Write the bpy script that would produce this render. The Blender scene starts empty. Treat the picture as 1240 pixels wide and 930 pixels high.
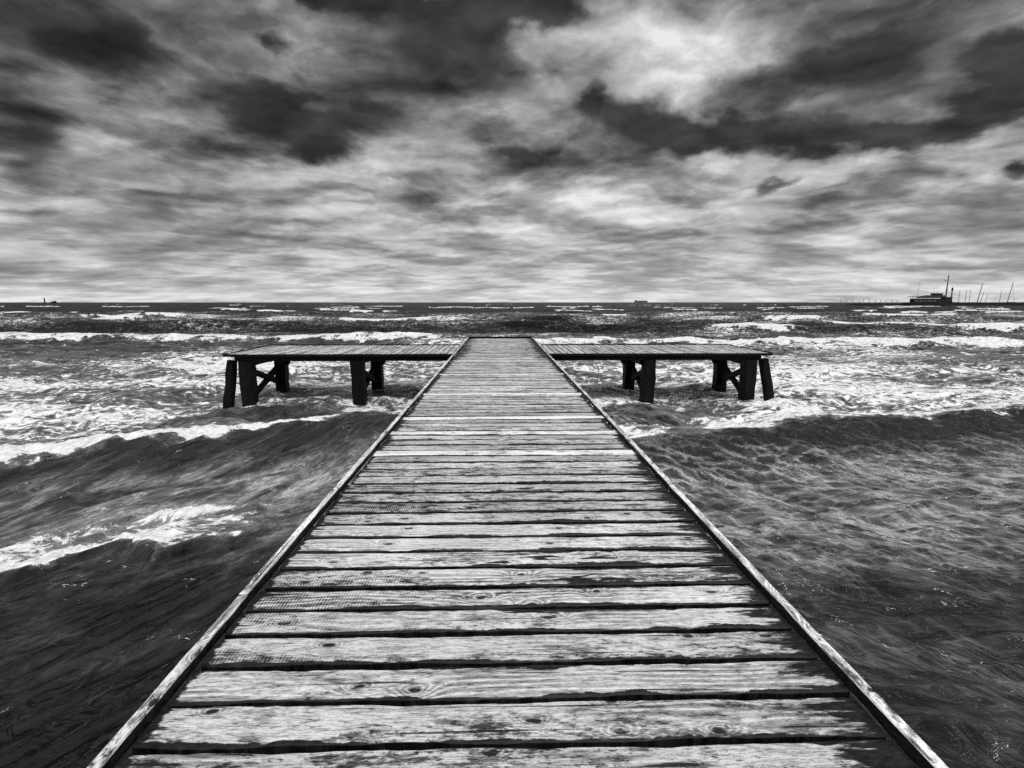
import bpy, math, random
import numpy as np
from mathutils import Vector
random.seed(7)
rs = np.random.RandomState(11)
scene = bpy.context.scene
col = scene.collection
R = math.radians

# ------------------------------------------------------------------ node helper
class V:
    """a float socket with arithmetic"""
    def __init__(s, nt, sock): s.nt, s.s = nt, sock
    def _m(s, op, *a, clamp=False):
        n = s.nt.nodes.new('ShaderNodeMath'); n.operation = op; n.use_clamp = clamp
        for i, q in enumerate((s,) + a):
            if isinstance(q, V): s.nt.links.new(q.s, n.inputs[i])
            else: n.inputs[i].default_value = float(q)
        return V(s.nt, n.outputs[0])
    def __add__(s, o): return s._m('ADD', o)
    __radd__ = __add__
    def __sub__(s, o): return s._m('SUBTRACT', o)
    def __rsub__(s, o): return (s * -1.0) + o
    def __mul__(s, o): return s._m('MULTIPLY', o)
    __rmul__ = __mul__
    def __truediv__(s, o): return s._m('DIVIDE', o)
    def pow(s, o): return s._m('POWER', o)
    def abs(s): return s._m('ABSOLUTE')
    def sin(s): return s._m('SINE')
    def exp(s): return s._m('EXPONENT')
    def max(s, o): return s._m('MAXIMUM', o)
    def min(s, o): return s._m('MINIMUM', o)
    def sat(s): return s._m('ADD', 0.0, clamp=True)
    def step(s, a, b):
        n = s.nt.nodes.new('ShaderNodeMapRange'); n.interpolation_type = 'SMOOTHSTEP'
        s.nt.links.new(s.s, n.inputs['Value'])
        for k, q in (('From Min', a), ('From Max', b)):
            if isinstance(q, V): s.nt.links.new(q.s, n.inputs[k])
            else: n.inputs[k].default_value = float(q)
        return V(s.nt, n.outputs[0])
    def mix(s, o, f): return s + (o - s) * f if isinstance(o, V) else s + (s * -1.0 + o) * f

def vec(nt, x, y, z=0.0):
    n = nt.nodes.new('ShaderNodeCombineXYZ')
    for i, q in enumerate((x, y, z)):
        if isinstance(q, V): nt.links.new(q.s, n.inputs[i])
        else: n.inputs[i].default_value = float(q)
    return n.outputs[0]

def noise(nt, v, scale=1.0, detail=4.0, rough=.55, dist=0.0, colour=False):
    n = nt.nodes.new('ShaderNodeTexNoise'); n.noise_dimensions = '3D'
    nt.links.new(v, n.inputs['Vector'])
    n.inputs['Scale'].default_value = scale; n.inputs['Detail'].default_value = detail
    n.inputs['Roughness'].default_value = rough; n.inputs['Distortion'].default_value = dist
    if colour:
        sp = nt.nodes.new('ShaderNodeSeparateColor'); nt.links.new(n.outputs['Color'], sp.inputs[0])
        return V(nt, sp.outputs[0]), V(nt, sp.outputs[1]), V(nt, sp.outputs[2])
    return V(nt, n.outputs[0])

def voro(nt, v, scale=1.0):
    n = nt.nodes.new('ShaderNodeTexVoronoi'); nt.links.new(v, n.inputs['Vector'])
    n.inputs['Scale'].default_value = scale
    return V(nt, n.outputs['Distance'])

def voro2(nt, v):
    n = nt.nodes.new('ShaderNodeTexVoronoi'); n.voronoi_dimensions = '2D'; nt.links.new(v, n.inputs['Vector'])
    n.inputs['Scale'].default_value = 1.0
    sp = nt.nodes.new('ShaderNodeSeparateColor'); nt.links.new(n.outputs['Color'], sp.inputs[0])
    return V(nt, n.outputs['Distance']), V(nt, sp.outputs[0])

def attr(nt, name):
    n = nt.nodes.new('ShaderNodeAttribute'); n.attribute_name = name
    return V(nt, n.outputs['Fac'])

def objco(nt):
    t = nt.nodes.new('ShaderNodeTexCoord'); sp = nt.nodes.new('ShaderNodeSeparateXYZ')
    nt.links.new(t.outputs['Object'], sp.inputs[0])
    return [V(nt, sp.outputs[i]) for i in range(3)]

def material(name):
    m = bpy.data.materials.new(name); m.use_nodes = True
    nt = m.node_tree; b = nt.nodes['Principled BSDF']
    return m, nt, b

def grey(nt, v):
    n = nt.nodes.new('ShaderNodeCombineColor')
    for i in range(3): nt.links.new(v.s, n.inputs[i])
    return n.outputs[0]

def put(nt, v, sock):
    if isinstance(v, V): nt.links.new(v.s, sock)
    else: sock.default_value = v

def bump(nt, b, h, dist, strength=1.0):
    n = nt.nodes.new('ShaderNodeBump'); n.inputs['Distance'].default_value = dist
    put(nt, strength, n.inputs['Strength'])
    nt.links.new(h.s, n.inputs['Height']); nt.links.new(n.outputs[0], b.inputs['Normal'])

# ------------------------------------------------------------------ sky (az, el, size az, size el, tilt, strength in degrees)
DARK = [(35.5, 17.4, 6.0, 1.9, 0, 0.50), (-37.3, 20.1, 5.2, 2.6, 0, 0.55), (-40.1, 12.1, 2.7, 2.9, -30, 0.55), (-32.7, 20.1, 3.5, 2.2, 20, 0.60),
 (-20.4, 22.8, 1.6, 0.8, 0, 0.80), (-22.3, 16.7, 3.2, 2.3, 0, 0.62), (-18.0, 16.5, 5.4, 2.4, 0, 0.62),
 (-17.2, 14.6, 2.9, 1.1, 0, 0.60), (-11.8, 17.3, 4.5, 1.9, 0, 0.50), (-28.3, 16.5, 4.6, 2.2, 10, 0.30),
 (-5.2, 24.0, 9.0, 3.0, 15, 0.90), (-9.9, 26.5, 16.1, 0.9, 0, 1.00), (1.4, 26.6, 4.1, 1.3, 0, 0.80),
 (1.8, 14.5, 4.1, 0.8, 0, 0.90), (9.0, 19.2, 1.6, 1.9, 0, 0.80), (13.8, 17.4, 4.9, 2.1, -8, 1.00),
 (20.9, 15.4, 5.1, 1.4, -5, 1.00), (24.1, 15.8, 4.2, 1.2, 0, 0.50), (30.6, 14.3, 4.3, 1.4, 0, 0.90),
 (36.1, 13.7, 4.3, 1.1, -3, 0.90), (30.8, 19.3, 5.3, 2.0, 15, 0.62), (23.6, 18.8, 3.5, 1.2, 15, 0.38),
 (41.7, 14.6, 3.2, 1.8, 10, 1.00), (42.5, 18.2, 2.3, 2.1, 20, 0.95), (43.8, 9.5, 1.4, 0.9, 10, 0.80),
 (26.6, 10.5, 2.7, 0.6, 18, 0.60), (31.1, 8.5, 2.5, 0.6, 0, 0.45), (-27.5, 10.3, 10.7, 1.8, 0, 0.45),
 (-37.0, 9.3, 3.9, 1.3, 10, 0.30), (28.6, 6.8, 4.6, 0.7, 0, 0.50), (-22.3, 6.3, 4.5, 0.6, 0, 0.50),
 (38.0, 5.1, 3.7, 0.5, 0, 0.40), (-1.2, 6.9, 4.3, 0.7, 0, 0.45), (35.9, 20.8, 8.0, 2.7, 0, 0.50),
 (-21.7, 4.3, 3.8, 0.5, 0, 0.40), (-39.8, 6.8, 2.5, 0.5, 0, 0.50), (37.1, 9.3, 5.8, 0.9, 5, 0.30),
 (7.1, 25.3, 3.2, 1.8, 0, 0.25), (-0.3, 20.9, 5.0, 2.6, 0, 0.30)]
BRIGHT = [(21.2, 21.7, 6.0, 3.6, 20, 0.42), (15.9, 22.9, 6.0, 4.2, 0, 0.30), (3.4, 24.5, 2.9, 2.7, 0, 0.25),
 (-36.2, 16.0, 2.3, 2.1, -30, 0.28), (-16.6, 21.9, 4.6, 1.9, -10, 0.20), (18.0, 12.0, 9.6, 2.6, 0, 0.14),
 (6.5, 9.7, 9.2, 2.1, 0, 0.09), (2.2, 20.2, 5.8, 2.7, 0, 0.12), (-20.7, 20.4, 3.7, 1.4, 0, 0.12),
 (-12.9, 9.5, 10.9, 1.1, 0, 0.10), (11.2, 23.2, 4.0, 3.6, 0, 0.12)]
SUN_EL, SUN_AZ = 54.0, 158.0          # azimuth from +Y towards +X

world = bpy.data.worlds.new("World"); scene.world = world
world.use_nodes = True
nt = world.node_tree; nt.nodes.clear()
out = nt.nodes.new('ShaderNodeOutputWorld'); bg = nt.nodes.new('ShaderNodeBackground')
nt.links.new(bg.outputs[0], out.inputs[0]); bg.inputs['Strength'].default_value = 0.1
tc = nt.nodes.new('ShaderNodeTexCoord'); sp = nt.nodes.new('ShaderNodeSeparateXYZ')
nt.links.new(tc.outputs['Generated'], sp.inputs[0])
dx, dy, dz = [V(nt, sp.outputs[i]) for i in range(3)]
el = dz._m('ARCSINE') * (180 / math.pi)
az = dx._m('ARCTAN2', dy) * (180 / math.pi)
zc = dz.max(0.0)
pl = zc + 0.13
px_, py_ = dx / pl, dy / pl                    # cloud layer seen in perspective
P = vec(nt, px_, py_, 0.3)
wr, wg, wb = noise(nt, P, 1.5, 7.0, .55, 0.0, True)
w2r, w2g, _ = noise(nt, vec(nt, az * .16, el * .26, 4.0), 1.0, 6.0, .56, 0.0, True)
elf = el.step(1.0, 13.0)
azw = az + (wr - .5) * 7.0 * (elf * .8 + .2) + (w2r - .5) * 7.5
elw = el + (wg - .5) * 2.6 * (elf * .85 + .15) + (w2g - .5) * 4.6 * elf
def blobs(lst):
    tot = None
    for a, e, sa, se, rot, k in lst:
        c, s_ = math.cos(R(rot)), math.sin(R(rot))
        da, de = azw - a, elw - e
        u = da * (c / sa) + de * (s_ / sa)
        w = da * (-s_ / se) + de * (c / se)
        g = ((u * u + w * w) * -1.0).exp() * k
        tot = g if tot is None else tot + g
    return tot
D, Bt = blobs(DARK), blobs(BRIGHT)
fine = noise(nt, P, 3.2, 8.0, .62)
Pw = vec(nt, px_ + (wr - .5) * .40, py_ + (wg - .5) * .40, 1.3)
Pw2 = vec(nt, px_ + (wr - .5) * .40, py_ + (wg - .5) * .40 + .10, 1.3)
ca = noise(nt, Pw, 1.75, 7.0, .53); cb = noise(nt, Pw2, 1.75, 7.0, .53)
relief = (cb - ca)
big = noise(nt, vec(nt, px_, py_, 7.7), .9, 6.0, .55)
cr = nt.nodes.new('ShaderNodeValToRGB')
n_ = el / 90.0
nt.links.new(n_.s, cr.inputs[0])
els = cr.color_ramp.elements
stops = [(0.0, .84), (2.0, .74), (4.5, .66), (8, .63), (12, .55), (17, .46), (26, .37), (34, .50), (48, 1.12), (90, 1.16)]
while len(els) < len(stops): els.new(0.5)
for e_, (p_, v_) in zip(els, stops):
    e_.position = p_ / 90.0; e_.color = (v_, v_, v_, 1)
base = V(nt, cr.outputs[0])
streak = noise(nt, vec(nt, az * .045, el * .75, 2.0), 1.0, 7.0, .6, .4)
low = 1.0 - el.step(7.0, 14.0)
v = base + (fine - .5) * .10 + ((ca - .5) * -.85 + relief * .70) * (el.step(2.0, 12.0) * .40 + .60) - (ca.step(.42, .58) - .5) * .08 * el.step(.3, 2.5) * (1.0 - el.step(12.0, 22.0) * .6) + (big - .5) * .45 + (streak - .5) * .16 * low * el.step(0.0, 2.0)
lump = noise(nt, vec(nt, azw * .20 + (wr - .5) * 1.2, elw * .42, 12.0), 1.0, 6.0, .54)
v = v + Bt * 1.0 + (lump - .5) * .50 * el.step(3.0, 12.0)
puff = noise(nt, vec(nt, azw * .13, elw * .26, 6.0), 1.0, 7.5, .56)
Dk = (D + (fine - .5) * .25 * D.min(1.0) + (puff - .5) * .75 * D.min(1.0)).step(.16, .82)
v = v.mix((puff - .5) * .30 + relief * .5 + .18, Dk * .92)
front = dy.step(-.15, .25)
v = (v.min(.93)).mix(v, el.step(30, 40))
v = (v * front) + (1.0 - front) * (.74 + (big - .5) * .3 + el.step(20, 50) * .4)
lin = v.max(.06).pow(2.2)
sky = nt.nodes.new('ShaderNodeTexSky'); sky.sky_type = 'NISHITA'; sky.sun_disc = False
sky.sun_elevation = R(SUN_EL); sky.sun_rotation = R(SUN_AZ)
bw = nt.nodes.new('ShaderNodeRGBToBW'); nt.links.new(sky.outputs[0], bw.inputs[0])
tot = (lin * 10.0).mix(V(nt, bw.outputs[0]).min(12.0), .04)   # a nearly closed cloud deck in front of the clear sky
below = dz.step(-.06, -.005)
tot = tot * (below * .85 + .15)
nt.links.new(grey(nt, tot), bg.inputs['Color'])

sl = bpy.data.lights.new("sun", 'SUN'); sl.energy = 1.5; sl.angle = R(14); sl.color = (1.0, .985, .965)
so = bpy.data.objects.new("sun", sl); col.objects.link(so)
sd = Vector((math.sin(R(SUN_AZ)) * math.cos(R(SUN_EL)), math.cos(R(SUN_AZ)) * math.cos(R(SUN_EL)), math.sin(R(SUN_EL))))
so.rotation_euler = sd.to_track_quat('Z', 'Y').to_euler(); so.location = (0, 0, 40)

# ------------------------------------------------------------------ camera
cd = bpy.data.cameras.new("camera"); cam = bpy.data.objects.new("camera", cd); col.objects.link(cam)
cd.sensor_width = 36; cd.lens = 18.58; cd.clip_end = 60000; cd.clip_start = .05
cam.location = (-.04, 0, 2.15); cam.rotation_euler = (R(90 - 8.79), 0, R(-1.39))
scene.camera = cam
scene.view_settings.view_transform = 'Standard'; scene.view_settings.look = 'None'
scene.view_settings.exposure = 0; scene.view_settings.gamma = 1
scene.render.engine = 'CYCLES'
scene.cycles.use_denoising = False
world.cycles.sampling_method = 'NONE'
scene.cycles.max_bounces = 4; scene.cycles.sample_clamp_indirect = 4.0

# ------------------------------------------------------------------ numpy noise
def _h(ix, iy, seed):
    h = (ix.astype(np.int64) * 374761393 + iy.astype(np.int64) * 668265263 + seed * 1442695041) & 0xffffffff
    h = ((h ^ (h >> 13)) * 1274126177) & 0xffffffff
    return ((h ^ (h >> 16)) & 0xffff).astype(np.float32) * (2 * np.pi / 65536)
def perlin(x, y, seed=0):
    x0, y0 = np.floor(x), np.floor(y); fx, fy = (x - x0).astype(np.float32), (y - y0).astype(np.float32)
    u, w = fx * fx * fx * (fx * (fx * 6 - 15) + 10), fy * fy * fy * (fy * (fy * 6 - 15) + 10)
    def g(i, j):
        a = _h(x0 + i, y0 + j, seed); return np.cos(a) * (fx - i) + np.sin(a) * (fy - j)
    a = g(0, 0); b = g(1, 0); c = g(0, 1); d = g(1, 1)
    return 1.4 * ((a + (b - a) * u) * (1 - w) + (c + (d - c) * u) * w)
def fbm(x, y, seed=0, oct=4, gain=.5):
    t = 0; a = 1.0; f = 1.0
    for k in range(oct):
        t = t + a * perlin(x * f + 3.1 * k, y * f - 1.7 * k, seed + k); a *= gain; f *= 2.03
    return t
def ridged(x, y, seed=0): return 1 - 2.2 * np.abs(perlin(x, y, seed))
def sst(a, b, x):
    t = np.clip((x - a) / (b - a), 0, 1); return t * t * (3 - 2 * t)

# ------------------------------------------------------------------ sea
def build_sea():
    dd = np.concatenate([np.linspace(1500, 640, 24), np.arange(638, 180, -1.15), np.arange(180, 60, -.62),
                         np.arange(60, 14, -.32), np.arange(14, 2, -.16), np.geomspace(2, .06, 30)])
    yy = 1393.0 / dd / .988 - .33
    yy = np.concatenate([np.linspace(-8, yy[0] - .15, 30), yy])
    n_r = len(yy)
    so_ = 1 + np.geomspace(.004, 4.5, 34)
    s = np.concatenate([-so_[::-1], np.linspace(-1, 1, 1100), so_]); n_c = len(s)
    half = np.maximum(yy * 1.22 + 2.2, 6.0)
    Y = np.repeat(yy[:, None], n_c, 1).astype(np.float64)
    X = half[:, None] * s[None, :]
    dyr = np.gradient(yy)[:, None]
    dxr = half[:, None] * np.gradient(s)[None, :]
    att = lambda L, Lx=None: np.clip((L / dyr - 1.6) / 2.0, 0, 1) * np.clip(((Lx or L) / dxr - 1.6) / 2.0, 0, 1)
    ax = np.abs(X); sg = np.where(X < 0, 0.0, 51.0)
    A = -ax * .5 + Y * .86 + sg; Bc = ax * .86 + Y * .5 + sg       # along / across the flow past the pier
    # main near wave: crest line, amplitude
    yb = np.interp(X, [-20, -14, -9, -6.1, -4.5, -2.5, -1, 0, 1.5, 2.1, 3.5, 5, 6.5, 9, 14, 24],
                   [3.2, 3.6, 5.0, 6.35, 7.25, 8.15, 8.3, 7.9, 7.5, 7.4, 7.9, 8.5, 8.9, 9.4, 9.8, 10.2])
    yb = yb + .22 * perlin(X / 1.3, X * 0 + .5, 5) + .07 * perlin(X / .35, X * 0 + 1.5, 6)
    t = Y - yb
    near = 1 - sst(-.5, .7, t)
    aB = np.where(X < 0, .34, .13) * (1 + np.where(X < 0, .25, .55) * perlin(X / 1.7, Y / 3, 9))
    h = aB * np.exp(-np.abs(t / np.where(t < 0, .95, 2.2)) ** 1.5)
    h -= .10 * np.exp(-((t + 2.2) / 1.2) ** 2)
    # smooth flow ripples in front of it
    nf = near * sst(0, 1.0, Y)
    h += nf * (.080 * perlin(A / 1.9, Bc / .75, 21) + .046 * ridged(A / 1.3, Bc / .34, 22) * sst(-3.8, -.4, t)
               + .020 * ridged(A / .8, Bc / .17, 23) + .009 * perlin(A / .5, Bc / .10, 24))
    # the small wavelets on the open side
    rt = sst(1.2, 2.2, X)
    h += nf * rt * (.022 * ridged(X / 1.1 + Y * .25, Y / .42, 31) + .016 * ridged(X / .45 + Y * .2, Y / .2, 32) + .006 * perlin(X / .2, Y / .1, 33))
    fz = nf * rt * sst(-2.0, -.5, t)
    h += fz * (.070 * ridged(X / 1.5 + Y * .3, Y / .62, 34) + .022 * ridged(X / .8 + Y * .3, Y / .3, 35))
    # one low hump by itself
    h += .10 * np.exp(-((X - 4.2) / .42) ** 2) * np.exp(-np.abs((Y - 5.1) / np.where(Y < 5.1, .12, .5)) ** 1.6)
    # spent bore on the left
    ya = np.interp(X, [-9, -6, -3.8, -3.5, -3.26, -3.05, -2.86, -2.7, -2.5, -2.33, -2.1, -1.6],
                   [2.0, 2.9, 4.0, 4.15, 4.42, 4.32, 4.22, 4.55, 4.6, 4.82, 5.1, 5.5])
    ya = ya + .10 * perlin(X / .33, X * 0 + 4.5, 7) + .05 * perlin(X / .11, X * 0 + 8.5, 8)
    ta = Y - ya; inA = sst(-1.9, -2.9, X)
    h += inA * .10 * np.exp(-np.abs(ta / np.where(ta < 0, .10, .7)) ** 1.5)
    # turbulent zone
    tz = sst(-.2, 1.5, t) * (1 - sst(27, 36, Y))
    for L, a_, sd_ in ((3.4, .13, 41), (1.7, .10, 42), (.85, .060, 43), (.42, .034, 44), (.21, .017, 45), (.11, .008, 46)):
        h += tz * a_ * att(L / 2) * (-.42 + ridged(X / (L * 1.6) + .2 * perlin(X / L, Y / L, sd_ + 20), Y / L, sd_))
    h -= .09 * sst(.3, 1.2, t) * (1 - sst(14, 18, Y))
    # outer breakers
    foam = np.zeros_like(h)
    def crest(xs, ys, a_, wf, wb, seed, fa, fx=None, wob=1.0, band=(1.1, .5)):
        nonlocal h, foam
        yc = np.interp(X, xs, ys) + wob * (.9 * perlin(X / 9, X * 0 + .3, seed) + .35 * perlin(X / 2.6, X * 0 + .7, seed + 1) + .12 * perlin(X / .8, X * 0 + .9, seed + 2))
        tt = Y - yc
        am = a_ * (1 + .45 * perlin(X / 8, X * 0 + 5.3, seed + 3))
        h += am * np.exp(-np.abs(tt / np.where(tt < 0, wf, wb)) ** 1.5)
        if fa > 0:
            m = np.ones_like(X)
            if fx is not None:
                m = np.zeros_like(X)
                for x0, x1 in fx: m = np.maximum(m, sst(x0 - .8, x0 + .8, X) * sst(x1 + .8, x1 - .8, X))
            else:
                m = sst(-.35, .1, perlin(X / 7, X * 0 + 2.3, seed + 4))
            edge = .75 * fbm(X / 1.5, Y / 1.6, seed + 5, 5, .62)
            f = sst(-band[0] - .3, -band[0] * .6, tt + edge) * (1 - sst(band[1] * .4, band[1] + .4, tt + edge))
            foam = np.maximum(foam, fa * m * f * (.72 + .35 * fbm(X / 1.3, Y / .9, seed + 6, 4, .6)))
    crest([-40, -10, 0, 10, 25, 40], [30.5, 29.5, 27.5, 26.0, 25.0, 24.6], .36, 1.0, 2.2, 100, .88, wob=.9, band=(.95, .5), fx=[(-60, -3.0), (1.5, 60)])
    crest([-50, -10, 5, 15, 45], [42, 41, 40, 36, 36], .55, 1.2, 2.6, 110, 1.0, [(14.5, 21.0), (31, 60)], 1.0, (.9, .5))
    crest([0, 16, 60], [44, 44, 42], .5, 1.5, 2.6, 120, 1.0, [(27, 50)], 1.0, (.9, .6))
    crest([-90, 0, 60], [57, 57, 55], .65, 1.6, 3.2, 130, 1.0, [(-17, -6), (28, 34), (-44, -37)], 1.3, (1.2, .6))
    crest([-90, 0, 90], [72, 74, 76], .7, 1.8, 3.6, 140, 1.0, [(-56, -42), (14, 18), (52, 66)], 1.5, (1.4, .6))
    k = 150
    for yc in (88, 104, 122, 142, 166, 195, 230, 275, 330, 400, 500, 640):
        xs = np.linspace(-1.25 * yc, 1.25 * yc, 60); r_ = np.random.RandomState(k)
        segs = []; n_s = 7 if yc < 200 else 9
        for _ in range(n_s):
            c_ = r_.uniform(-1.05, 1.05) * yc; l_ = r_.uniform(.012, .045) * yc; segs.append((c_ - l_, c_ + l_))
        sc = yc / 70.0
        crest(xs, np.full(60, float(yc)), .62, 2.0 * min(sc, 2), 4.0 * min(sc, 2), k, .95, segs, 2.0, (1.1 * sc, .5 * sc)); k += 10
    far = sst(24, 40, Y) 
    for Lx, Ly, a_, sd_ in ((16, 6, .20, 61), (8, 3.2, .13, 62), (4, 1.7, .075, 63), (2, .9, .04, 64), (1.0, .45, .02, 65)):
        h += far * a_ * att(Ly / 1.6, Lx) * (-.42 + ridged(X / Lx, Y / Ly + .3 * perlin(X / Lx, Y / Ly, sd_ + 9), sd_))
    h *= 1 - sst(700, 1500, Y)
    # ---- foam density
    lowf = fbm(X / 6.0, Y / 2.6, 71, 3)
    d0 = .455 + .17 * lowf + .10 * perlin(X / 15, Y / 5, 73)
    d0 -= .10 * sst(11, 15, X - .25 * Y) + .10 * sst(18, 24, Y) * sst(4, 9, ax)
    d0 -= .16 * sst(-7.5, -13, X + .2 * Y) * sst(13, 18, Y)
    for cx_, cy_ in ((-5.4, 10.0), (-3.1, 10.2), (3.0, 10.4), (4.4, 10.6), (-4.3, 10.1), (2.4, 9.6), (-2.2, 9.7)):
        d0 -= .22 * np.exp(-((X - cx_) / .95) ** 2 - ((Y - cy_) / .75) ** 2)  # thinner foam at the posts, partly painting in the platform's dark reflection
    for cx_, cy_ in ((-5.4, 11.3), (-3.1, 11.4), (3.2, 11.4), (5.6, 11.3)):
        d0 += .26 * np.exp(-((X - cx_) / .55) ** 2 - ((Y - cy_ + .35) / .3) ** 2)
    d0 += .13 * np.exp(-((t - .9) / .9) ** 2) * sst(-3.2, -4.2, X) + .05 * sst(3, 4, X) * np.exp(-((t - .9) / .9) ** 2)
    en = .14 * fbm(X / .5, Y / .5, 75, 3, .6)
    sh = .30 * sst(-3.0, -4.2, X)
    bB = sst(-.05, .15, t + en + sh) * (1 - sst(.4, 1.4, t + en)) * np.maximum(sst(-2.1, -2.9, X), sst(3.0, 3.6, X) * sst(-.45, .1, perlin(X / 1.4, Y / 1.2, 79)))
    d0 = np.maximum(d0, bB * (np.where(X < 0, .68, .60) + .16 * perlin(X / .9, Y / .5, 76)))
    dens = d0 * sst(np.where(X < 0, -.25, -.8), np.where(X < 0, .35, .6), t + sh * 1.3 + en * np.where(X < 0, 2, 3.2)) * (1 - sst(25, 33, Y))
    dens = np.maximum(dens, (.30 + .16 * fbm(X / 5, Y / 3, 77, 3)) * sst(25, 30, Y) * (1 - sst(34, 44, Y)))
    dens = np.maximum(dens, (.31 + .20 * fbm(X / 9, Y / 4, 78, 4)) * sst(34, 44, Y) * (1 - sst(60, 140, Y)))
    dens = np.maximum(dens, foam)
    # bore foam on the left
    fa = sst(-.10, .14, ta + .08 * fbm(X / .2, Y / .2, 83, 3, .6)) * (.555 * np.exp(-(np.maximum(ta, 0) / .75) ** 2) + .18 * np.exp(-np.maximum(ta - .05, 0) / .12) + .22 * np.exp(-((ta - 1.0) / .5) ** 2)) * inA
    fa *= 1 + .55 * fbm(A / .55, Bc / .30, 80, 4, .6)
    fa = np.maximum(fa, .45 * inA * sst(.0, .4, ta) * (1 - sst(1.0, 1.9, ta)) * (1 + .45 * fbm(A / .9, Bc / .4, 84, 4)))
    fa += .16 * inA * sst(-2.9, -3.6, X) * sst(-.02, .2, ta) * (1 - sst(.5, 1.2, ta))
    fa += .20 * np.exp(-(((Y - 5.75) - (X + 2.9) * .45) / .16) ** 2) * np.exp(-((X + 3.2) / .7) ** 2)
    dens = np.maximum(dens, np.clip(fa, 0, 1))
    # scattered scraps on the wave face near the pier, and the fleck field on the right
    dens = np.maximum(dens, .40 * np.exp(-((X + 1.9) / .45) ** 2 - ((Y - 7.2) / .5) ** 2))
    fleck = np.exp(-((X - 2.7) / 1.2) ** 2 - ((Y - 4.55) / .5) ** 2) + .35 * nf + .4 * np.exp(-((X - 2.2) / .5) ** 2 - ((Y - 4.0) / .6) ** 2)
    # aerated, paler water, with lit patches and dark wave faces painted in
    milk_and_light = 1.0 * np.exp(-((X + 2.9) / 1.1) ** 2 - ((Y - 5.95 - .45 * (X + 2.9)) / .50) ** 2) + .5 * np.exp(-((X + 1.8) / .5) ** 2 - ((Y - 6.3) / .5) ** 2)
    milk_and_light += (.30 * sst(-1, -2, X) * sst(3.8, 5.2, Y) + .07 * (X < 0) * sst(2.2, 3.2, Y)) * (1 - .75 * sst(-1.4, -.6, t)) * (1 - sst(20, 30, Y))
    milk_and_light += rt * (.62 * sst(3.4, 5.2, Y) * sst(7.4, 6.2, Y - .15 * (X - 2)) + .20 * sst(1.5, 3.0, Y) * (1 - sst(20, 30, Y)))
    milk_and_light += .22 * sst(-.2, 1.0, t) * (1 - .6 * sst(26, 40, Y)) * (1 - sst(150, 400, Y))
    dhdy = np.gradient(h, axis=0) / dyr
    milk_and_light = np.clip(milk_and_light * 1.25, 0, 1.2) * (1 - np.where(X > 0, .50 + .36 * sst(-2.2, -1.0, t), .45) * sst(np.where(X > 0, .10, .16), np.where(X > 0, .34, .7), dhdy))  # slopes facing the camera get their shade painted into the water tone
    milk_and_light = np.clip(milk_and_light, 0, 1.2)
    # froth stands up a little
    fr = sst(.45, .75, dens)
    h += fr * att(.2) * (.055 * perlin(X / .28, Y / .2, 90) + .035 * perlin(X / .11, Y / .09, 91))
    h += fr * att(.8) * .10 * perlin(X / 1.1, Y / .8, 92) * sst(12, 20, Y)
    verts = np.stack([X, Y, h], -1).reshape(-1, 3).astype(np.float32)
    me = bpy.data.meshes.new("sea")
    me.vertices.add(len(verts)); me.vertices.foreach_set('co', verts.ravel())
    i = np.arange(n_r - 1)[:, None] * n_c + np.arange(n_c - 1)[None, :]
    q = np.stack([i, i + 1, i + 1 + n_c, i + n_c], -1).reshape(-1, 4).astype(np.int32)
    me.loops.add(q.size); me.loops.foreach_set('vertex_index', q.ravel())
    me.polygons.add(len(q)); me.polygons.foreach_set('loop_start', np.arange(0, q.size, 4, dtype=np.int32))
    me.polygons.foreach_set('loop_total', np.full(len(q), 4, np.int32))
    me.update(calc_edges=True)
    me.polygons.foreach_set('use_smooth', np.ones(len(q), bool))
    for nm, a_ in (('foam', dens), ('milk_and_light', milk_and_light), ('fleck', fleck)):
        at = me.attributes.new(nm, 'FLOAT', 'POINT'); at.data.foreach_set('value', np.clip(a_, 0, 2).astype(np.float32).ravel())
    o = bpy.data.objects.new("sea", me); col.objects.link(o); o['kind'] = 'structure'
    return o

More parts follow.
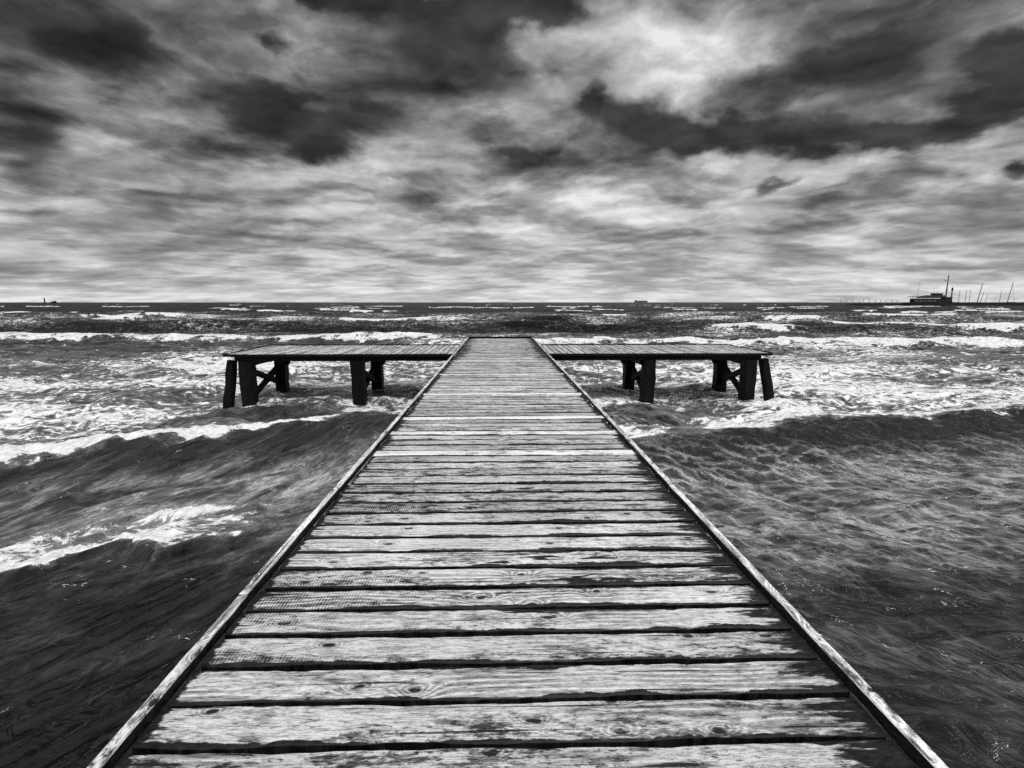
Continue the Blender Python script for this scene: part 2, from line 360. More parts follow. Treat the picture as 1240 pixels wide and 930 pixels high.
def sea_material():
    m, nt, b = material("sea_water")
    x, y, z = objco(nt)
    f, milk_and_light, fl = attr(nt, 'foam'), attr(nt, 'milk_and_light'), attr(nt, 'fleck')
    ax = x.abs(); side = x.step(-.01, .01)
    A = ax * -.5 + y * .86; Bc = ax * .86 + y * .5
    near = 1.0 - y.step(7.0, 9.5)
    # lace: cell-like network of foam with finer break-up
    w1, w2, w3 = noise(nt, vec(nt, x, y, 1.0), .9, 3.0, .5, 0, True)
    xx, yy = x + (w1 - .5) * .9, y + (w2 - .5) * .9
    n1 = noise(nt, vec(nt, xx * .62, yy * 1.05, 0.0), 3.0, 6.0, .70, .6)
    n2 = noise(nt, vec(nt, xx * .8, yy, 5.0), 8.0, 5.0, .68, .6)
    vr = voro(nt, vec(nt, xx * .7, yy, 0.0), 3.4)
    n3 = noise(nt, vec(nt, A * 9.0, Bc * 20.0, 8.0), 1.0, 4.0, .7, .4)
    n3 = n3 * near + n2 * (1.0 - near)
    lace = n1 * .46 + n2 * .30 + n3 * .22 + vr * .12
    th = .78 - f * .58
    far = y.step(14.0, 40.0)
    foam = lace.step(th - .02, th + .065) * .80 + lace.step(th - .12, th + .05) * .20
    foam = foam * f.step(.04, .18)
    # specks
    vs = voro(nt, vec(nt, x * .8 + (n1 - .5), y + (n2 - .5), 3.0), 9.0)
    rsel = noise(nt, vec(nt, x, y, 9.0), 3.0, 2.0)
    speck = (1.0 - vs.step(.13, .20)) * (rsel + fl * .36).step(.66, .72) * near
    foam = foam.max(speck)
    # smooth streaks of paler water; the thin ones paint in reflected light
    st = noise(nt, vec(nt, A * .9, Bc * 1.9, side * 30.0), 1.0, 6.0, .58, 1.3)
    st2 = noise(nt, vec(nt, A * 3.2, Bc * 5.6, side * 30.0 + 3.0), 1.0, 4.0, .58, 1.3)
    sm = (st * .6 + st2 * .4).step(.36, .66)
    fine = (st2).step(.54, .72) * near * .35
    ln = noise(nt, vec(nt, A * 1.3, Bc * 3.8, side * 30.0 + 6.0), 1.0, 5.0, .62, 1.4)
    ln2 = noise(nt, vec(nt, A * 1.9, Bc * 9.0, side * 30.0 + 9.0), 1.0, 3.0, .6, .8)
    lines = (1.0 - (ln - .5).abs() * 26.0).sat() * .8 + (1.0 - (ln2 - .5).abs() * 20.0).sat() * .5
    rr = noise(nt, vec(nt, (ax * 1.5 + y * 1.1), y * 6.5 + ax * .9, 17.0), 1.0, 6.0, .66, .5)
    rl = noise(nt, vec(nt, (ax * .9 + y * .7), y * 4.2 + ax * .9, 21.0), 1.0, 4.0, .6, .8)
    rlines = (1.0 - (rl - .5).abs() * 30.0).sat()
    sm = sm.mix(rr.step(.42, .60) * .60 + sm * .22 + rlines * .60, side * near)
    lines = lines * near * st.step(.40, .60)
    mk = milk_and_light * (sm * .80 + .12) + fine * (milk_and_light * .5 + .02) + lines * (milk_and_light * 1.3 + .025)
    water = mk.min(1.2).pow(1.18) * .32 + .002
    c = water.mix(((n2 - .5) * .9 + (n3 - .5) * .9 + .76).max(.2).min(.88), foam)  # shade in the froth hollows is put into the foam colour
    nt.links.new(grey(nt, c), b.inputs['Base Color'])
    rough = (far * .20 + .14).mix(.85, foam)
    put(nt, rough, b.inputs['Roughness'])
    b.inputs['IOR'].default_value = 1.24
    put(nt, (.50 - y.step(14, 40) * .36) * (1.0 - foam * .7), b.inputs['Specular IOR Level'])
    # ripples
    rip = noise(nt, vec(nt, A * 3.2, Bc * 5.6, side * 9.0), 1.0, 3.5, .56, .8) * near
    rip2 = noise(nt, vec(nt, x * .7, y, 2.0), 3.0, 7.0, .66, .3) * (1.0 - near) 
    hgt = rip * .042 + rr * side * near * .045 + rip2 * (.12 + far * .15) + foam * (n2 * .05 + n3 * .035 * near + .015)
    bump(nt, b, hgt, 1.0, 1.0)
    return m

sea = build_sea(); sea.data.materials.append(sea_material())

# ------------------------------------------------------------------ mesh collector
class MB:
    def __init__(s): s.v, s.f, s.a = [], [], []          # attributes per vertex: gu, gv, vpos, rnd, wet
    def add(s, vs, fs, at):
        k = len(s.v); s.v += vs; s.a += at; s.f += [tuple(i + k for i in f) for f in fs]
    def loft(s, secs, atts, cap=True):
        """secs: list of rings (equal length)"""
        n = len(secs[0]); vs = [p for r in secs for p in r]; at = [q for r in atts for q in r]
        fs = []
        for i in range(len(secs) - 1):
            for j in range(n):
                j2 = (j + 1) % n
                fs.append((i * n + j, i * n + j2, (i + 1) * n + j2, (i + 1) * n + j))
        if cap:
            fs.append(tuple(reversed(range(n)))); fs.append(tuple(range((len(secs) - 1) * n, len(secs) * n)))
        s.add(vs, fs, at)
    def beam(s, p0, p1, w0, h0, w1=None, h1=None, side=(1, 0, 0), seg=6, ch=.012, jit=.004, wet=0.0, dside=0):
        """chamfered timber from p0 to p1; width along side, height across"""
        p0, p1 = Vector(p0), Vector(p1); d = (p1 - p0).normalized()
        sx = Vector(side); sx = (sx - d * sx.dot(d)).normalized(); sy = d.cross(sx)
        w1 = w1 or w0; h1 = h1 or h0; L = (p1 - p0).length; rn = random.random()
        secs, atts = [], []
        for i in range(seg + 1):
            t = i / seg; c = p0.lerp(p1, t); w = (w0 + (w1 - w0) * t) / 2; h = (h0 + (h1 - h0) * t) / 2
            ring, ra = [], []; per = 0
            pts = [(-w, -h + ch), (-w + ch, -h), (w - ch, -h), (w, -h + ch), (w, h - ch), (w - ch, h), (-w + ch, h), (-w, h - ch)]
            for k, (a, b) in enumerate(pts):
                a += random.uniform(-jit, jit); b += random.uniform(-jit, jit)
                ring.append(tuple(c + sx * a + sy * b))
                ra.append((t * L, [0, .02, w * 2, w * 2 + .02, w * 2 + h * 2, w * 2 + h * 2 + .02, w * 4 + h * 2, w * 4 + h * 2 + .02][k], 1.3 if (dside > 0 and k in (3, 4)) or (dside < 0 and k in (0, 7)) else 0.0, rn, wet))
            secs.append(ring); atts.append(ra)
        s.loft(secs, atts)
    def plank(s, c, along, across, L, w, t, seg=36, wetf=None, cup=.002, rnd=None, jit=.003, hat=0.0):
        """board with its top face centre at c; cross-section across x up"""
        c, al, ac = Vector(c), Vector(along), Vector(across); up = Vector((0, 0, 1))
        rn = random.random() if rnd is None else rnd
        secs, atts = [], []; o1, o2 = random.uniform(0, 100), random.uniform(0, 100)
        for i in range(seg + 1):
            u = (i / seg - .5) * L
            e1 = jit * (math.sin(u * 7 + o1) + .7 * math.sin(u * 17 + o2) + random.uniform(-.6, .6))
            e2 = jit * (math.sin(u * 6 + o2) + .7 * math.sin(u * 19 + o1) + random.uniform(-.6, .6))
            prof = [(-w / 2 + e1, -t), (-w / 2 + e1, -.006), (-w / 2 + .005 + e1, -.0008), (-w / 4, cup), (w / 4, cup),
                    (w / 2 - .005 + e2, -.0008), (w / 2 + e2, -.006), (w / 2 + e2, -t)]
            ring, ra = [], []
            bow = .0025 * math.sin(u * 1.6 + o1)
            for q, (a, z) in enumerate(prof):
                p = c + al * u + ac * a + up * (z + bow); ring.append(tuple(p))
                ra.append((u, a, {0: -1.5, 1: -1.06, 6: 1.06, 7: 1.5}.get(q, a / (w / 2 - .004)), rn, wetf(p.x, p.y) if wetf else 0.0, max(0, min(1, hat * (-.35 - u * 1.6 + random.uniform(-.1, .1)))) if hat > 0 else max(0, min(1, -hat * (u - .45) * 2)), math.exp(-((p.x - .35) / .5) ** 2 - ((p.y - 2.5) / 1.4) ** 2) if wetf else 0.0))
            secs.append(ring); atts.append(ra)
        s.loft(secs, atts)
    def box(s, x0, x1, y0, y1, z0, z1):
        s.add([(x, y, z) for z in (z0, z1) for y in (y0, y1) for x in (x0, x1)],
              [(0, 2, 3, 1), (4, 5, 7, 6), (0, 1, 5, 4), (2, 6, 7, 3), (0, 4, 6, 2), (1, 3, 7, 5)], [(0, 0, 0, 0, 0)] * 8)
    def tube(s, p0, p1, r0, r1=None, n=8):
        p0, p1 = Vector(p0), Vector(p1); d = (p1 - p0).normalized(); r1 = r0 if r1 is None else r1
        a = d.orthogonal().normalized(); b = d.cross(a)
        secs = [[tuple(p + (a * math.cos(2 * math.pi * k / n) + b * math.sin(2 * math.pi * k / n)) * r) for k in range(n)] for p, r in ((p0, r0), (p1, r1))]
        s.loft(secs, [[(0, 0, 0, 0, 0)] * n] * 2)
    def build(s, name, mat, parent=None, loc=None, smooth=False):
        me = bpy.data.meshes.new(name); me.from_pydata(s.v, [], s.f); me.update()
        for k, nm in enumerate(('gu', 'gv', 'vpos', 'rnd', 'wet', 'hatch', 'stain')):
            at = me.attributes.new(nm, 'FLOAT', 'POINT'); at.data.foreach_set('value', [q[k] if k < len(q) else 0.0 for q in s.a])
        if smooth: me.polygons.foreach_set('use_smooth', [True] * len(me.polygons))
        me.materials.append(mat)
        o = bpy.data.objects.new(name, me); col.objects.link(o)
        if parent is not None: o.parent = parent
        if loc is not None: o.location = loc
        return o

def empty(name, loc=(0, 0, 0), label=None, cat=None, group=None):
    o = bpy.data.objects.new(name, None); col.objects.link(o); o.location = loc
    if label: o['label'] = label
    if cat: o['category'] = cat
    if group: o['group'] = group
    return o

# ------------------------------------------------------------------ timber materials
def timber(name, gain=1.0, spec=.40):
    m, nt, b = material(name)
    gu, gv, vp, rn, wet = [attr(nt, q) for q in ('gu', 'gv', 'vpos', 'rnd', 'wet')]
    u = gu + rn * 41.0; g = gv
    k3 = rn * 17.0
    kwx, kwy, _k = noise(nt, vec(nt, u * 14.0, g * 30.0, k3), 1.0, 2.0, .5, 0, True)
    kd, ksel = voro2(nt, vec(nt, u * 4.2 + (kwx - .5) * .16, g * 8.5 + rn * 90.0 + (kwy - .5) * .16, 0.0))
    kd = kd + (1.0 - ksel.step(.60, .62)) * 9.0
    kn = ((kd / .24) * (kd / .24) * -1.0).exp()
    lowd = noise(nt, vec(nt, u * .9, g * 3.5, k3), 1.0, 2.0)
    rings = (g * 40.0 + lowd * 7.0 + kn * 4.0) * (2 * math.pi)
    ring = (rings.sin() * .5 + .5).pow(1.6)
    ringmask = noise(nt, vec(nt, u * 1.3, g * 5.0, k3 + 3.0), 1.0, 3.0).step(.38, .66).max(kn * .95)
    fib = noise(nt, vec(nt, u * 20.0, g * 180.0, k3), 1.0, 5.0, .7)
    fib2 = noise(nt, vec(nt, u * 45.0, g * 330.0, k3 + 5.0), 1.0, 3.0, .65)
    blot = noise(nt, vec(nt, u * 9.0, g * 30.0, k3 + 8.0), 1.0, 8.0, .74)
    spk = noise(nt, vec(nt, u * 30.0, g * 90.0, k3 + 9.0), 1.0, 4.0, .7)
    zone = noise(nt, vec(nt, u * .8, g * 5.0, k3 + 14.0), 1.0, 4.0, .6).step(.36, .68)
    v = .86 + (rn - .5) * .18
    v = v + rn.step(1.0, 1.05) * .16 - (1.0 - ring) * .30 * ringmask
    v = v - fib.step(.48, .64) * .22 - fib2.step(.52, .66) * .18
    v = v - blot.step(.49, .62) * (zone * .46 + .08)
    v = v - spk.step(.55, .66) * (zone * .40 + .10)
    knot = 1.0 - kd.step(.055, .10)
    v = v - knot * (.22 + spk * .55)
    cr_ = noise(nt, vec(nt, u * 1.7, g * 75.0, k3 + 11.0), 1.0, 4.0, .55)
    v = v - cr_.step(.645, .68) * .5
    # saw marks left across some boards
    hatch = attr(nt, 'hatch')
    saw = ((u + lowd * .02 + spk * .004) * (2 * math.pi / .0118)).sin() * .5 + .5
    sawm = ((hatch + ((blot - .5) * 2.2 + (zone - .5) * .5) * hatch.step(0, .15)) * .9).sat()
    v = v - saw.step(.35, .8) * sawm * (spk.step(.35, .65) * .65 + .05)
    v = v - sawm * .10
    # wet, dark edges; rail inner faces also coloured dark for shade
    en = noise(nt, vec(nt, u * 3.2, g * 6.0, k3 + 20.0), 1.0, 6.0, .62)
    ep = noise(nt, vec(nt, u * .9, rn * 3.0, 2.0), 1.0, 2.0).step(.36, .56)
    stain = attr(nt, 'stain')
    e = (vp.abs() + (en - .5) * (1.15 * ep + .28 + stain * 1.6) + stain * .05).step(.97, 1.03).max(vp.abs().step(1.0, 1.05))
    wn = noise(nt, vec(nt, u * 4.0, g * 24.0, k3 + 30.0), 1.0, 7.0, .7)
    w = (wet + (wn - .5) * 2.1 * wet.step(.02, .25)).step(.42, .60)
    pud = noise(nt, vec(nt, u * 2.6, g * 16.0, k3 + 40.0), 1.0, 4.0, .5)
    dark = e.max(w).max((pud + stain * .06).step(.70, .72) * stain.step(.05, .3))
    v = v.mix((spk - .5) * .45 + .09, dark * .95)
    v = v.max(.03).min(.93)
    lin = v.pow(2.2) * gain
    nt.links.new(grey(nt, lin), b.inputs['Base Color'])
    put(nt, (.62 - dark * .12), b.inputs['Roughness'])
    put(nt, (1.0 - dark * .55) * spec, b.inputs['Specular IOR Level'])
    bump(nt, b, v * .0022 + fib * .0012, 1.0, .9)
    return m

deck_mat = timber("weathered_deck_timber", .92)
rail_mat = timber("weathered_rail_timber", 1.15)
side_mat = timber("grey_platform_timber", .85)
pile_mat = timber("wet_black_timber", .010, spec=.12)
def flat(name, a, rough=.7):
    m, nt, b = material(name)
    x, y, z = objco(nt)
    n = noise(nt, vec(nt, x, y, z), 1.7, 4.0)
    nt.links.new(grey(nt, (n * .8 + .6) * a), b.inputs['Base Color']); b.inputs['Roughness'].default_value = rough
    return m

# ------------------------------------------------------------------ jetty
ZD = 1.01            # walkway boards' top; the edge rails stand 4 cm proud
Y0, Y1 = -1.3, 17.0
jetty = empty('wooden_jetty', (0, 0, 0), 'long weathered plank jetty with two side platforms on dark posts, running out into rough sea', 'jetty')
PITCH = .1547
def wetf(x, y):
    w = 0.0
    r_ = max(0, (x - .74) / .26); l_ = max(0, (-x - .66) / .36)
    w += .75 * min(1, r_) ** .8 * (.95 if y < 3.6 else .5)
    w += (.46 if y < 5 else .34) * min(1, l_) ** 1.0
    if abs(x) > .975: w += (abs(x) - .975) * 30
    f = min(1, max(0, (y - 6.5) / 6))
    w += f * (.22 + .20 * max(0, abs(x) - .25))
    if 10.5 < y < 14: w += .10
    return min(1, w)
mb = MB(); first = 1.2265
hats = {3: .55, 4: .85, 5: .5, 10: .8, 14: -.4, 2: .3}
k0 = int((Y0 - first) / PITCH) - 1; k = k0
bright = {}
for D_, r_ in ((6.55, 1.35), (5.15, 1.3), (3.95, 1.15), (4.55, 1.05), (8.4, 1.1)):
    bright[int((D_ - first) / PITCH)] = r_
while first + (k + 1) * PITCH < Y1:
    a, b_ = first + k * PITCH, first + (k + 1) * PITCH
    gap = random.uniform(.016, .027)
    y_c = (a + b_) / 2 + random.uniform(-.002, .002)
    mb.plank((random.uniform(-.004, .004), y_c, ZD + random.uniform(-.0015, .0015)), (1, 0, 0), (0, 1, 0), 1.992 + random.uniform(-.01, .01), PITCH - gap, .04,
             seg=64 if y_c < 4 else 30, wetf=(lambda x, y: wetf(x, y) * .35) if k in bright else wetf, rnd=bright.get(k), jit=.0035, hat=hats.get(k, 0.0))
    k += 1
mb.build('walkway_deck', deck_mat, jetty)
for sgn in (-1, 1):
    r_ = MB()
    cuts = [Y0, 1.9 if sgn < 0 else 3.1, 6.3, 10.4, 14.2, Y1]
    for a, b_ in zip(cuts[:-1], cuts[1:]):
        r_.beam((sgn * 1.0225 + random.uniform(-.004, .004), a + .003, ZD + .012), (sgn * 1.0225 + random.uniform(-.004, .004), b_ - .004, ZD + .010), .038, .044, seg=30, ch=.005, jit=.0022, dside=-sgn)  # inner face painted dark for damp and shade
    r_.build('edge_rail', rail_mat, jetty)
e_ = MB(); e_.beam((-1.04, Y1 + .035, ZD - .03), (1.04, Y1 + .035, ZD - .03), .09, .16, side=(0, 1, 0), seg=12, ch=.008)
e_.build('end_beam', pile_mat, jetty)
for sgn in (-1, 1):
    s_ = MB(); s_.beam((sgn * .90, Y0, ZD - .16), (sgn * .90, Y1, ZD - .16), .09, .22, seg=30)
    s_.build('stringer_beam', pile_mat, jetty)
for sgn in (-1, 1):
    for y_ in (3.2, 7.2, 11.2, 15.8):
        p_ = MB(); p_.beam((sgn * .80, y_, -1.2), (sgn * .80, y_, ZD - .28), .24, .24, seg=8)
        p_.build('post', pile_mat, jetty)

ZP = 1.045
YF, YB = 11.42, 13.78
def platform(sgn):
    X0, X1 = 1.047, 5.93
    p = MB(); x = X0 + .07
    n = 0
    while x + .06 < X1 - .02:
        w = .135
        p.plank((sgn * x, (YF + YB) / 2, ZP + random.uniform(-.003, .002)), (0, 1, 0), (sgn, 0, 0), YB - YF - .02, w - random.uniform(.007, .013), .04, seg=10,
                wetf=lambda x_, y_: .0 + .22 * math.exp(-((abs(x_) - 4.6) / .9) ** 2))
        x += w; n += 1
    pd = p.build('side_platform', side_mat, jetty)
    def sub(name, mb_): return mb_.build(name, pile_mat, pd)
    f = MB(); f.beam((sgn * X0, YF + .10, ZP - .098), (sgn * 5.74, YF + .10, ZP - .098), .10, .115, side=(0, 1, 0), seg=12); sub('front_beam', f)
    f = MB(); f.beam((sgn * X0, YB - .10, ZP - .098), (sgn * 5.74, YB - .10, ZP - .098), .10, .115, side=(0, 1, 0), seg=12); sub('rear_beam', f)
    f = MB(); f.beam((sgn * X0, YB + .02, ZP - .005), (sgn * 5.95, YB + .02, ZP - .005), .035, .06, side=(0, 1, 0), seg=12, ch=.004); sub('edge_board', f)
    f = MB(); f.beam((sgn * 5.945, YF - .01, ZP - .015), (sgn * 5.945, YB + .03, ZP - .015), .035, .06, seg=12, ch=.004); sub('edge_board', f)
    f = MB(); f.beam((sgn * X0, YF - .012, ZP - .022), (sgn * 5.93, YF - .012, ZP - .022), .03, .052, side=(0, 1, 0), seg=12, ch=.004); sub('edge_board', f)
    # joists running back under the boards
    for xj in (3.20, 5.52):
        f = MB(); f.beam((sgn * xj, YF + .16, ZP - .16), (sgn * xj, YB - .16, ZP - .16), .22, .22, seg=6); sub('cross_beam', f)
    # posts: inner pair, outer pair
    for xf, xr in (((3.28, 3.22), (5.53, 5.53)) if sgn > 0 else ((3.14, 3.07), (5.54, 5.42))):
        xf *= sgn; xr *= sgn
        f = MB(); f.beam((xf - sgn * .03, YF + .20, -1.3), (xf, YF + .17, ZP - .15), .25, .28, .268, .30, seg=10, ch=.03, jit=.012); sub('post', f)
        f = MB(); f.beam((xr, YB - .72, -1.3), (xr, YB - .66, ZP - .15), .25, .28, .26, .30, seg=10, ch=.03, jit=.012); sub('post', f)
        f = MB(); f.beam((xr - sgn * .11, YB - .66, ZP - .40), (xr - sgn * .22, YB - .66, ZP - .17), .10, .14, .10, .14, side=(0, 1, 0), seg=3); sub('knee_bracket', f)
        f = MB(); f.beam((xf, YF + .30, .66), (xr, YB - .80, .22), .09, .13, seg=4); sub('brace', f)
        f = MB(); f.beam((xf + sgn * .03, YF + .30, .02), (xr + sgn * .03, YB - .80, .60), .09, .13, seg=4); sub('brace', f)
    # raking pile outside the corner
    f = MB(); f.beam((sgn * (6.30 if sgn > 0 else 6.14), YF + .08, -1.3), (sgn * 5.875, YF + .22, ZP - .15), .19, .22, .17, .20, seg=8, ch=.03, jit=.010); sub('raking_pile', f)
for sgn in (-1, 1): platform(sgn)

# ------------------------------------------------------------------ far objects
dk = flat('far_dark_paint', .012, .9); mid = flat('far_grey_paint', .10); lt = flat('far_pale_paint', .45)
def fx(px, Yd):                         # horizontal position of a bearing seen from the jetty at distance Yd
    return -.05 + math.tan(math.atan((px - 620) / 640 * .988) + R(1.39)) * Yd
YM = 300.0
def sx(px): return fx(px, YM)
mol = flat('mole_stone', .006, .95); u = YM / 633.0                          # metres per photo pixel at that distance
# mole
mole = empty('harbour_mole', (sx(1130), YM + 3, 0), 'long low dark mole lying across the sea in front of the boat masts', 'mole')
def at(o, mb_, name, mat):              # builds in world coordinates, then parents to the thing
    me = mb_.build(name, mat, o); me.location = -Vector(o.location); return me
m_ = MB(); xa, xb = sx(1019), sx(1330); n = 60; secs, atts = [], []
for i in range(n + 1):
    x = xa + (xb - xa) * i / n
    t = min(1, i / 4); zt = (.45 + 1.0 * t + random.uniform(-.12, .12)) * (1.0 if x < sx(1100) else 1.5)
    ring = [(x, YM + 1 + random.uniform(-.3, .3), -.6), (x, YM + 1.8, zt), (x, YM + 6, zt), (x, YM + 7, -.6)]
    secs.append(ring[::-1]); atts.append([(0, 0, 0, 0, 0)] * 4)
m_.loft(secs, atts); at(mole, m_, 'mole_wall', mol)
for px_i in (1024, 1031, 1038, 1046, 1052, 1059, 1066, 1073, 1079, 1086, 1092):
    r_ = MB(); x = sx(px_i + random.uniform(-1, 1)); r_.tube((x, YM + 4, 1.2), (x, YM + 4, random.uniform(3.0, 4.3)), .09, .07, 6); r_.box(x - .2, x + .2, YM + 3.8, YM + 4.2, 2.9, 3.15)
    at(mole, r_, 'lamp_post', dk)

# ship
Ys = YM - 2
ship = empty('moored_ship', (sx(1126), Ys, 0), 'dark ship with stepped upper decks and a tall mast lying at the mole', 'ship')
def hat_(o, mb_, name, mat):
    mb_.v = [(p[0], p[1], p[2] if p[2] < 1.5 else 1.5 + (p[2] - 1.5) * 1.28) for p in mb_.v]; return at(o, mb_, name, mat)
S = lambda px: sx(px) * (Ys / YM)
h_ = MB()
stn = [(1099, .95, 1.9), (1102, 1.5, 1.8), (1115, 2.0, 1.7), (1132, 2.0, 1.7), (1145, 1.6, 2.0), (1153, .25, 2.6)]
secs = [[(S(p), Ys - w, z), (S(p), Ys - w * .8, -.6), (S(p), Ys + w * .8, -.6), (S(p), Ys + w, z)] for p, w, z in stn]
h_.loft(secs, [[(0,) * 5] * 4] * len(secs)); hat_(ship, h_, 'hull', dk)
c_ = MB(); c_.box(S(1104), S(1142), Ys - 1.5, Ys + 1.5, 1.6, 3.6); hat_(ship, c_, 'cabin', dk)
for i, (p0, p1) in enumerate(((1105, 1109), (1110.5, 1114.5), (1116, 1120), (1121.5, 1125.5), (1127, 1131))):
    w_ = MB(); w_.box(S(p0), S(p1), Ys - 1.56, Ys - 1.44, 2.3, 2.95); hat_(ship, w_, 'window', mid)
a_ = MB(); a_.box(S(1101.5), S(1119), Ys - 1.7, Ys + 1.7, 4.35, 4.55)
for p in (1102, 1106, 1110, 1114, 1118): a_.tube((S(p), Ys - 1.6, 1.7), (S(p), Ys - 1.6, 4.4), .07, .07, 6)
hat_(ship, a_, 'stern_awning', dk)
r_ = MB()
secs = [[(S(1113 - .2), Ys - 2.0, 3.9), (S(1142), Ys - 2.0, 3.9), (S(1142), Ys + 2.0, 3.9), (S(1113 - .2), Ys + 2.0, 3.9)],
        [(S(1113), Ys - 2.0, 4.35), (S(1142), Ys - 2.0, 4.35), (S(1142), Ys + 2.0, 4.35), (S(1113), Ys + 2.0, 4.35)],
        [(S(1121), Ys - 1.2, 5.1), (S(1141), Ys - 1.2, 5.1), (S(1141), Ys + 1.2, 5.1), (S(1121), Ys + 1.2, 5.1)]]
r_.loft(secs, [[(0,) * 5] * 4] * 3); hat_(ship, r_, 'boat_deck', dk)
w_ = MB(); w_.box(S(1128.2), S(1138.5), Ys - 1.2, Ys + 1.2, 5.0, 5.75); w_.box(S(1127.6), S(1139.2), Ys - 1.4, Ys + 1.4, 5.75, 5.98); hat_(ship, w_, 'wheelhouse', dk)
b_ = MB(); b_.box(S(1141), S(1150.5), Ys - 1.3, Ys + 1.3, 1.9, 4.3); hat_(ship, b_, 'foredeck_house', dk)
f_ = MB(); f_.tube((S(1144.6), Ys, 3.5), (S(1145.0), Ys, 13.8), .36, .20, 8); f_.tube((S(1145.0), Ys, 13.8), (S(1145.1), Ys, 16), .06, .04, 6)
f_.box(S(1143.4), S(1146.4), Ys - .15, Ys + .15, 7.6, 7.8); hat_(ship, f_, 'mast', dk)
for p, z0, z1, r0 in ((1110.6, 4.5, 11.2, .07), (1129.6, 5.9, 8.7, .07), (1133.6, 5.9, 9.3, .08)):
    q = MB(); q.tube((S(p), Ys, z0), (S(p) + .1, Ys, z1), r0, r0 * .7, 6); hat_(ship, q, 'antenna', dk)

# harbour light
hl = empty('harbour_light', (fx(1151.5, YM + 4), YM + 4, 1.5), 'slim pale light tower with a dark lantern beside the tall ship mast', 'lighthouse')
q = MB(); x = fx(1151.5, YM + 4); q.tube((x, YM + 4, 1.5), (x, YM + 4, 9.0), .42, .32, 10); at(hl, q, 'tower', mid)
q = MB(); q.tube((x, YM + 4, 9.0), (x, YM + 4, 9.3), .75, .75, 10); q.tube((x, YM + 4, 9.3), (x, YM + 4, 10.2), .45, .45, 10); q.tube((x, YM + 4, 10.2), (x, YM + 4, 10.7), .55, .05, 10); q.tube((x, YM + 4, 10.7), (x, YM + 4, 12.2), .05, .03, 6); at(hl, q, 'lantern', dk)

# sailing boats behind the mole
YS = YM + 26
def sail(px, top, lean, label, thick=.15, stay=False):
    x = fx(px, YS); o = empty('sailing_boat', (x, YS, 0), label, 'sailing boat', 'sailing boats moored behind the mole')
    H = (366 - top) * YS / 640 * 1.03 + 2.1
    h_ = MB(); L = H * .36
    secs = []
    for t, w, z in ((-1, .5, .9), (-.6, .95, .85), (0, 1.1, .8), (.6, .7, .9), (1, .06, 1.05)):
        secs.append([(x + t * L, YS - w, z), (x + t * L, YS - w * .4, -.4), (x + t * L, YS + w * .4, -.4), (x + t * L, YS + w, z)])
    h_.loft(secs, [[(0,) * 5] * 4] * 5); at(o, h_, 'hull', mid)
    c_ = MB(); c_.box(x - L * .3, x + L * .25, YS - .6, YS + .6, .8, 1.3); at(o, c_, 'cabin', mid)
    m_ = MB(); tx = x + H * math.tan(R(lean)); m_.tube((x, YS, .8), (tx, YS, H), thick, thick * .75, 6); at(o, m_, 'mast', dk)
    b_ = MB(); b_.tube((x, YS, 1.9), (x - L * .8, YS, 2.0), .10, .10, 6); at(o, b_, 'boom', dk)
    if stay:
        s_ = MB(); s_.tube((tx, YS, H * .97), (x + L * .95 if lean > 0 else x - L, YS, 1.1), .05, .05, 5); at(o, s_, 'forestay', dk)
sail(1160.8, 351.0, 0, 'small boat with a thin short mast, first right of the pale light tower')
sail(1168.6, 351.0, 1, 'boat with a thin mast, second to the right of the pale light tower')
sail(1173.4, 350.8, 1, 'boat with a thin mast, third from the light tower, left of the thick leaning one')
sail(1183, 344.0, 9, 'boat with a thick tall mast leaning strongly, midway along the right end of the mole', .24)
sail(1187, 353.5, 10, 'short leaning mast just right of the thick leaning mast')
sail(1192.6, 355.8, 10, 'shortest leaning mast, second right of the thick leaning mast')
sail(1210.2, 352.0, 3, 'boat with a lone upright mast between the leaning ones and the tallest')
sail(1219.5, 343.0, 9, 'boat with the tallest leaning mast and a stay, near the end of the mole', .22, True)
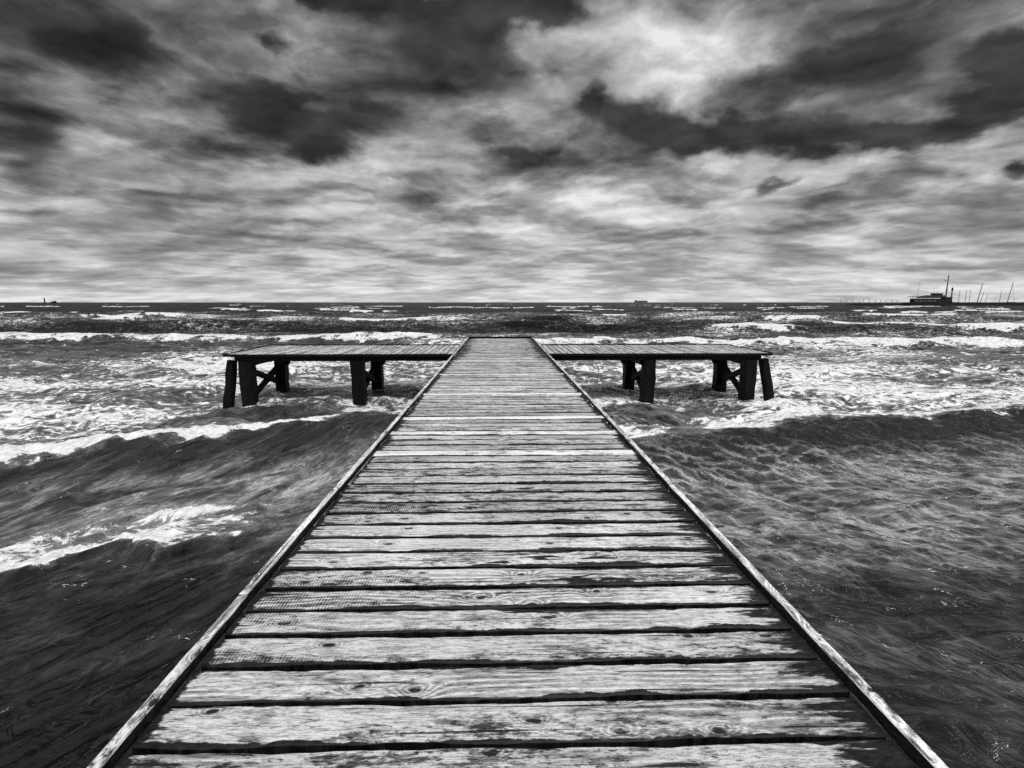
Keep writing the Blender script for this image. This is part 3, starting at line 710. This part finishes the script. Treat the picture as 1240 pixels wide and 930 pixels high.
# gull
g = MB(); gx, gy, gz = fx(1142, 120), 120, 2.15 + 26.3 * 120 / 640
for sg in (-1, 1):
    g.loft([[(gx, gy - .12, gz), (gx, gy + .12, gz), (gx, gy, gz + .05)], [(gx + sg * .35, gy - .1, gz + .16), (gx + sg * .35, gy + .1, gz + .16), (gx + sg * .35, gy, gz + .19)],
            [(gx + sg * .72, gy - .02, gz + .05), (gx + sg * .72, gy + .05, gz + .05), (gx + sg * .72, gy, gz + .07)]], [[(0,) * 5] * 3] * 3)
g.tube((gx, gy - .3, gz), (gx, gy, gz + .02), .05, .11, 8); g.tube((gx, gy, gz + .02), (gx, gy + .32, gz + .02), .11, .03, 8)
o = g.build('gull', mid); o['label'] = 'small dark gull flying left of the tall ship mast'; o['category'] = 'bird'

# horizon vessels
YC = 2600.0
cargo = empty('cargo_ship', (fx(776, YC), YC, 0), 'long low cargo ship on the open horizon right of the jetty', 'ship')
C_ = lambda p: fx(p, YC)
q = MB(); q.box(C_(768.5), C_(783.8), YC - 6, YC + 6, -1, 8.5); at(cargo, q, 'hull', mid)
q = MB(); q.box(C_(768.8), C_(771), YC - 5, YC + 5, 8.5, 12.5); at(cargo, q, 'bridge_house', mid)
q = MB(); q.box(C_(773), C_(783), YC - 5, YC + 5, 8.5, 10.0); at(cargo, q, 'hatch_cover', mid)
YL = 1200.0
L_ = lambda p: fx(p, YL)
bc = empty('sea_beacon', (L_(54), YL, 0), 'dark tower beacon standing in the sea on the far left horizon', 'beacon')
q = MB(); q.tube((L_(54), YL, -1), (L_(54), YL, 9.6), 1.5, 1.1, 10); at(bc, q, 'tower', dk)
q = MB(); q.tube((L_(54), YL, 9.6), (L_(54), YL, 10.2), 2.0, 2.0, 10); q.tube((L_(54), YL, 10.2), (L_(54), YL, 11.6), 1.0, .7, 10); at(bc, q, 'lantern', dk)
bt = empty('small_ship', (L_(64.5), YL, 0), 'tiny dark ship right of the tower beacon on the horizon', 'ship')
q = MB(); q.loft([[(L_(p), YL - w, z), (L_(p), YL - w * .6, -1), (L_(p), YL + w * .6, -1), (L_(p), YL + w, z)] for p, w, z in ((61, .5, 3.8), (63, 3, 3.0), (66, 3, 3.0), (68, 2, 3.2))], [[(0,) * 5] * 4] * 4); at(bt, q, 'hull', dk)
q = MB(); q.box(L_(65), L_(67), YL - 2, YL + 2, 3.0, 5.2); at(bt, q, 'wheelhouse', dk)
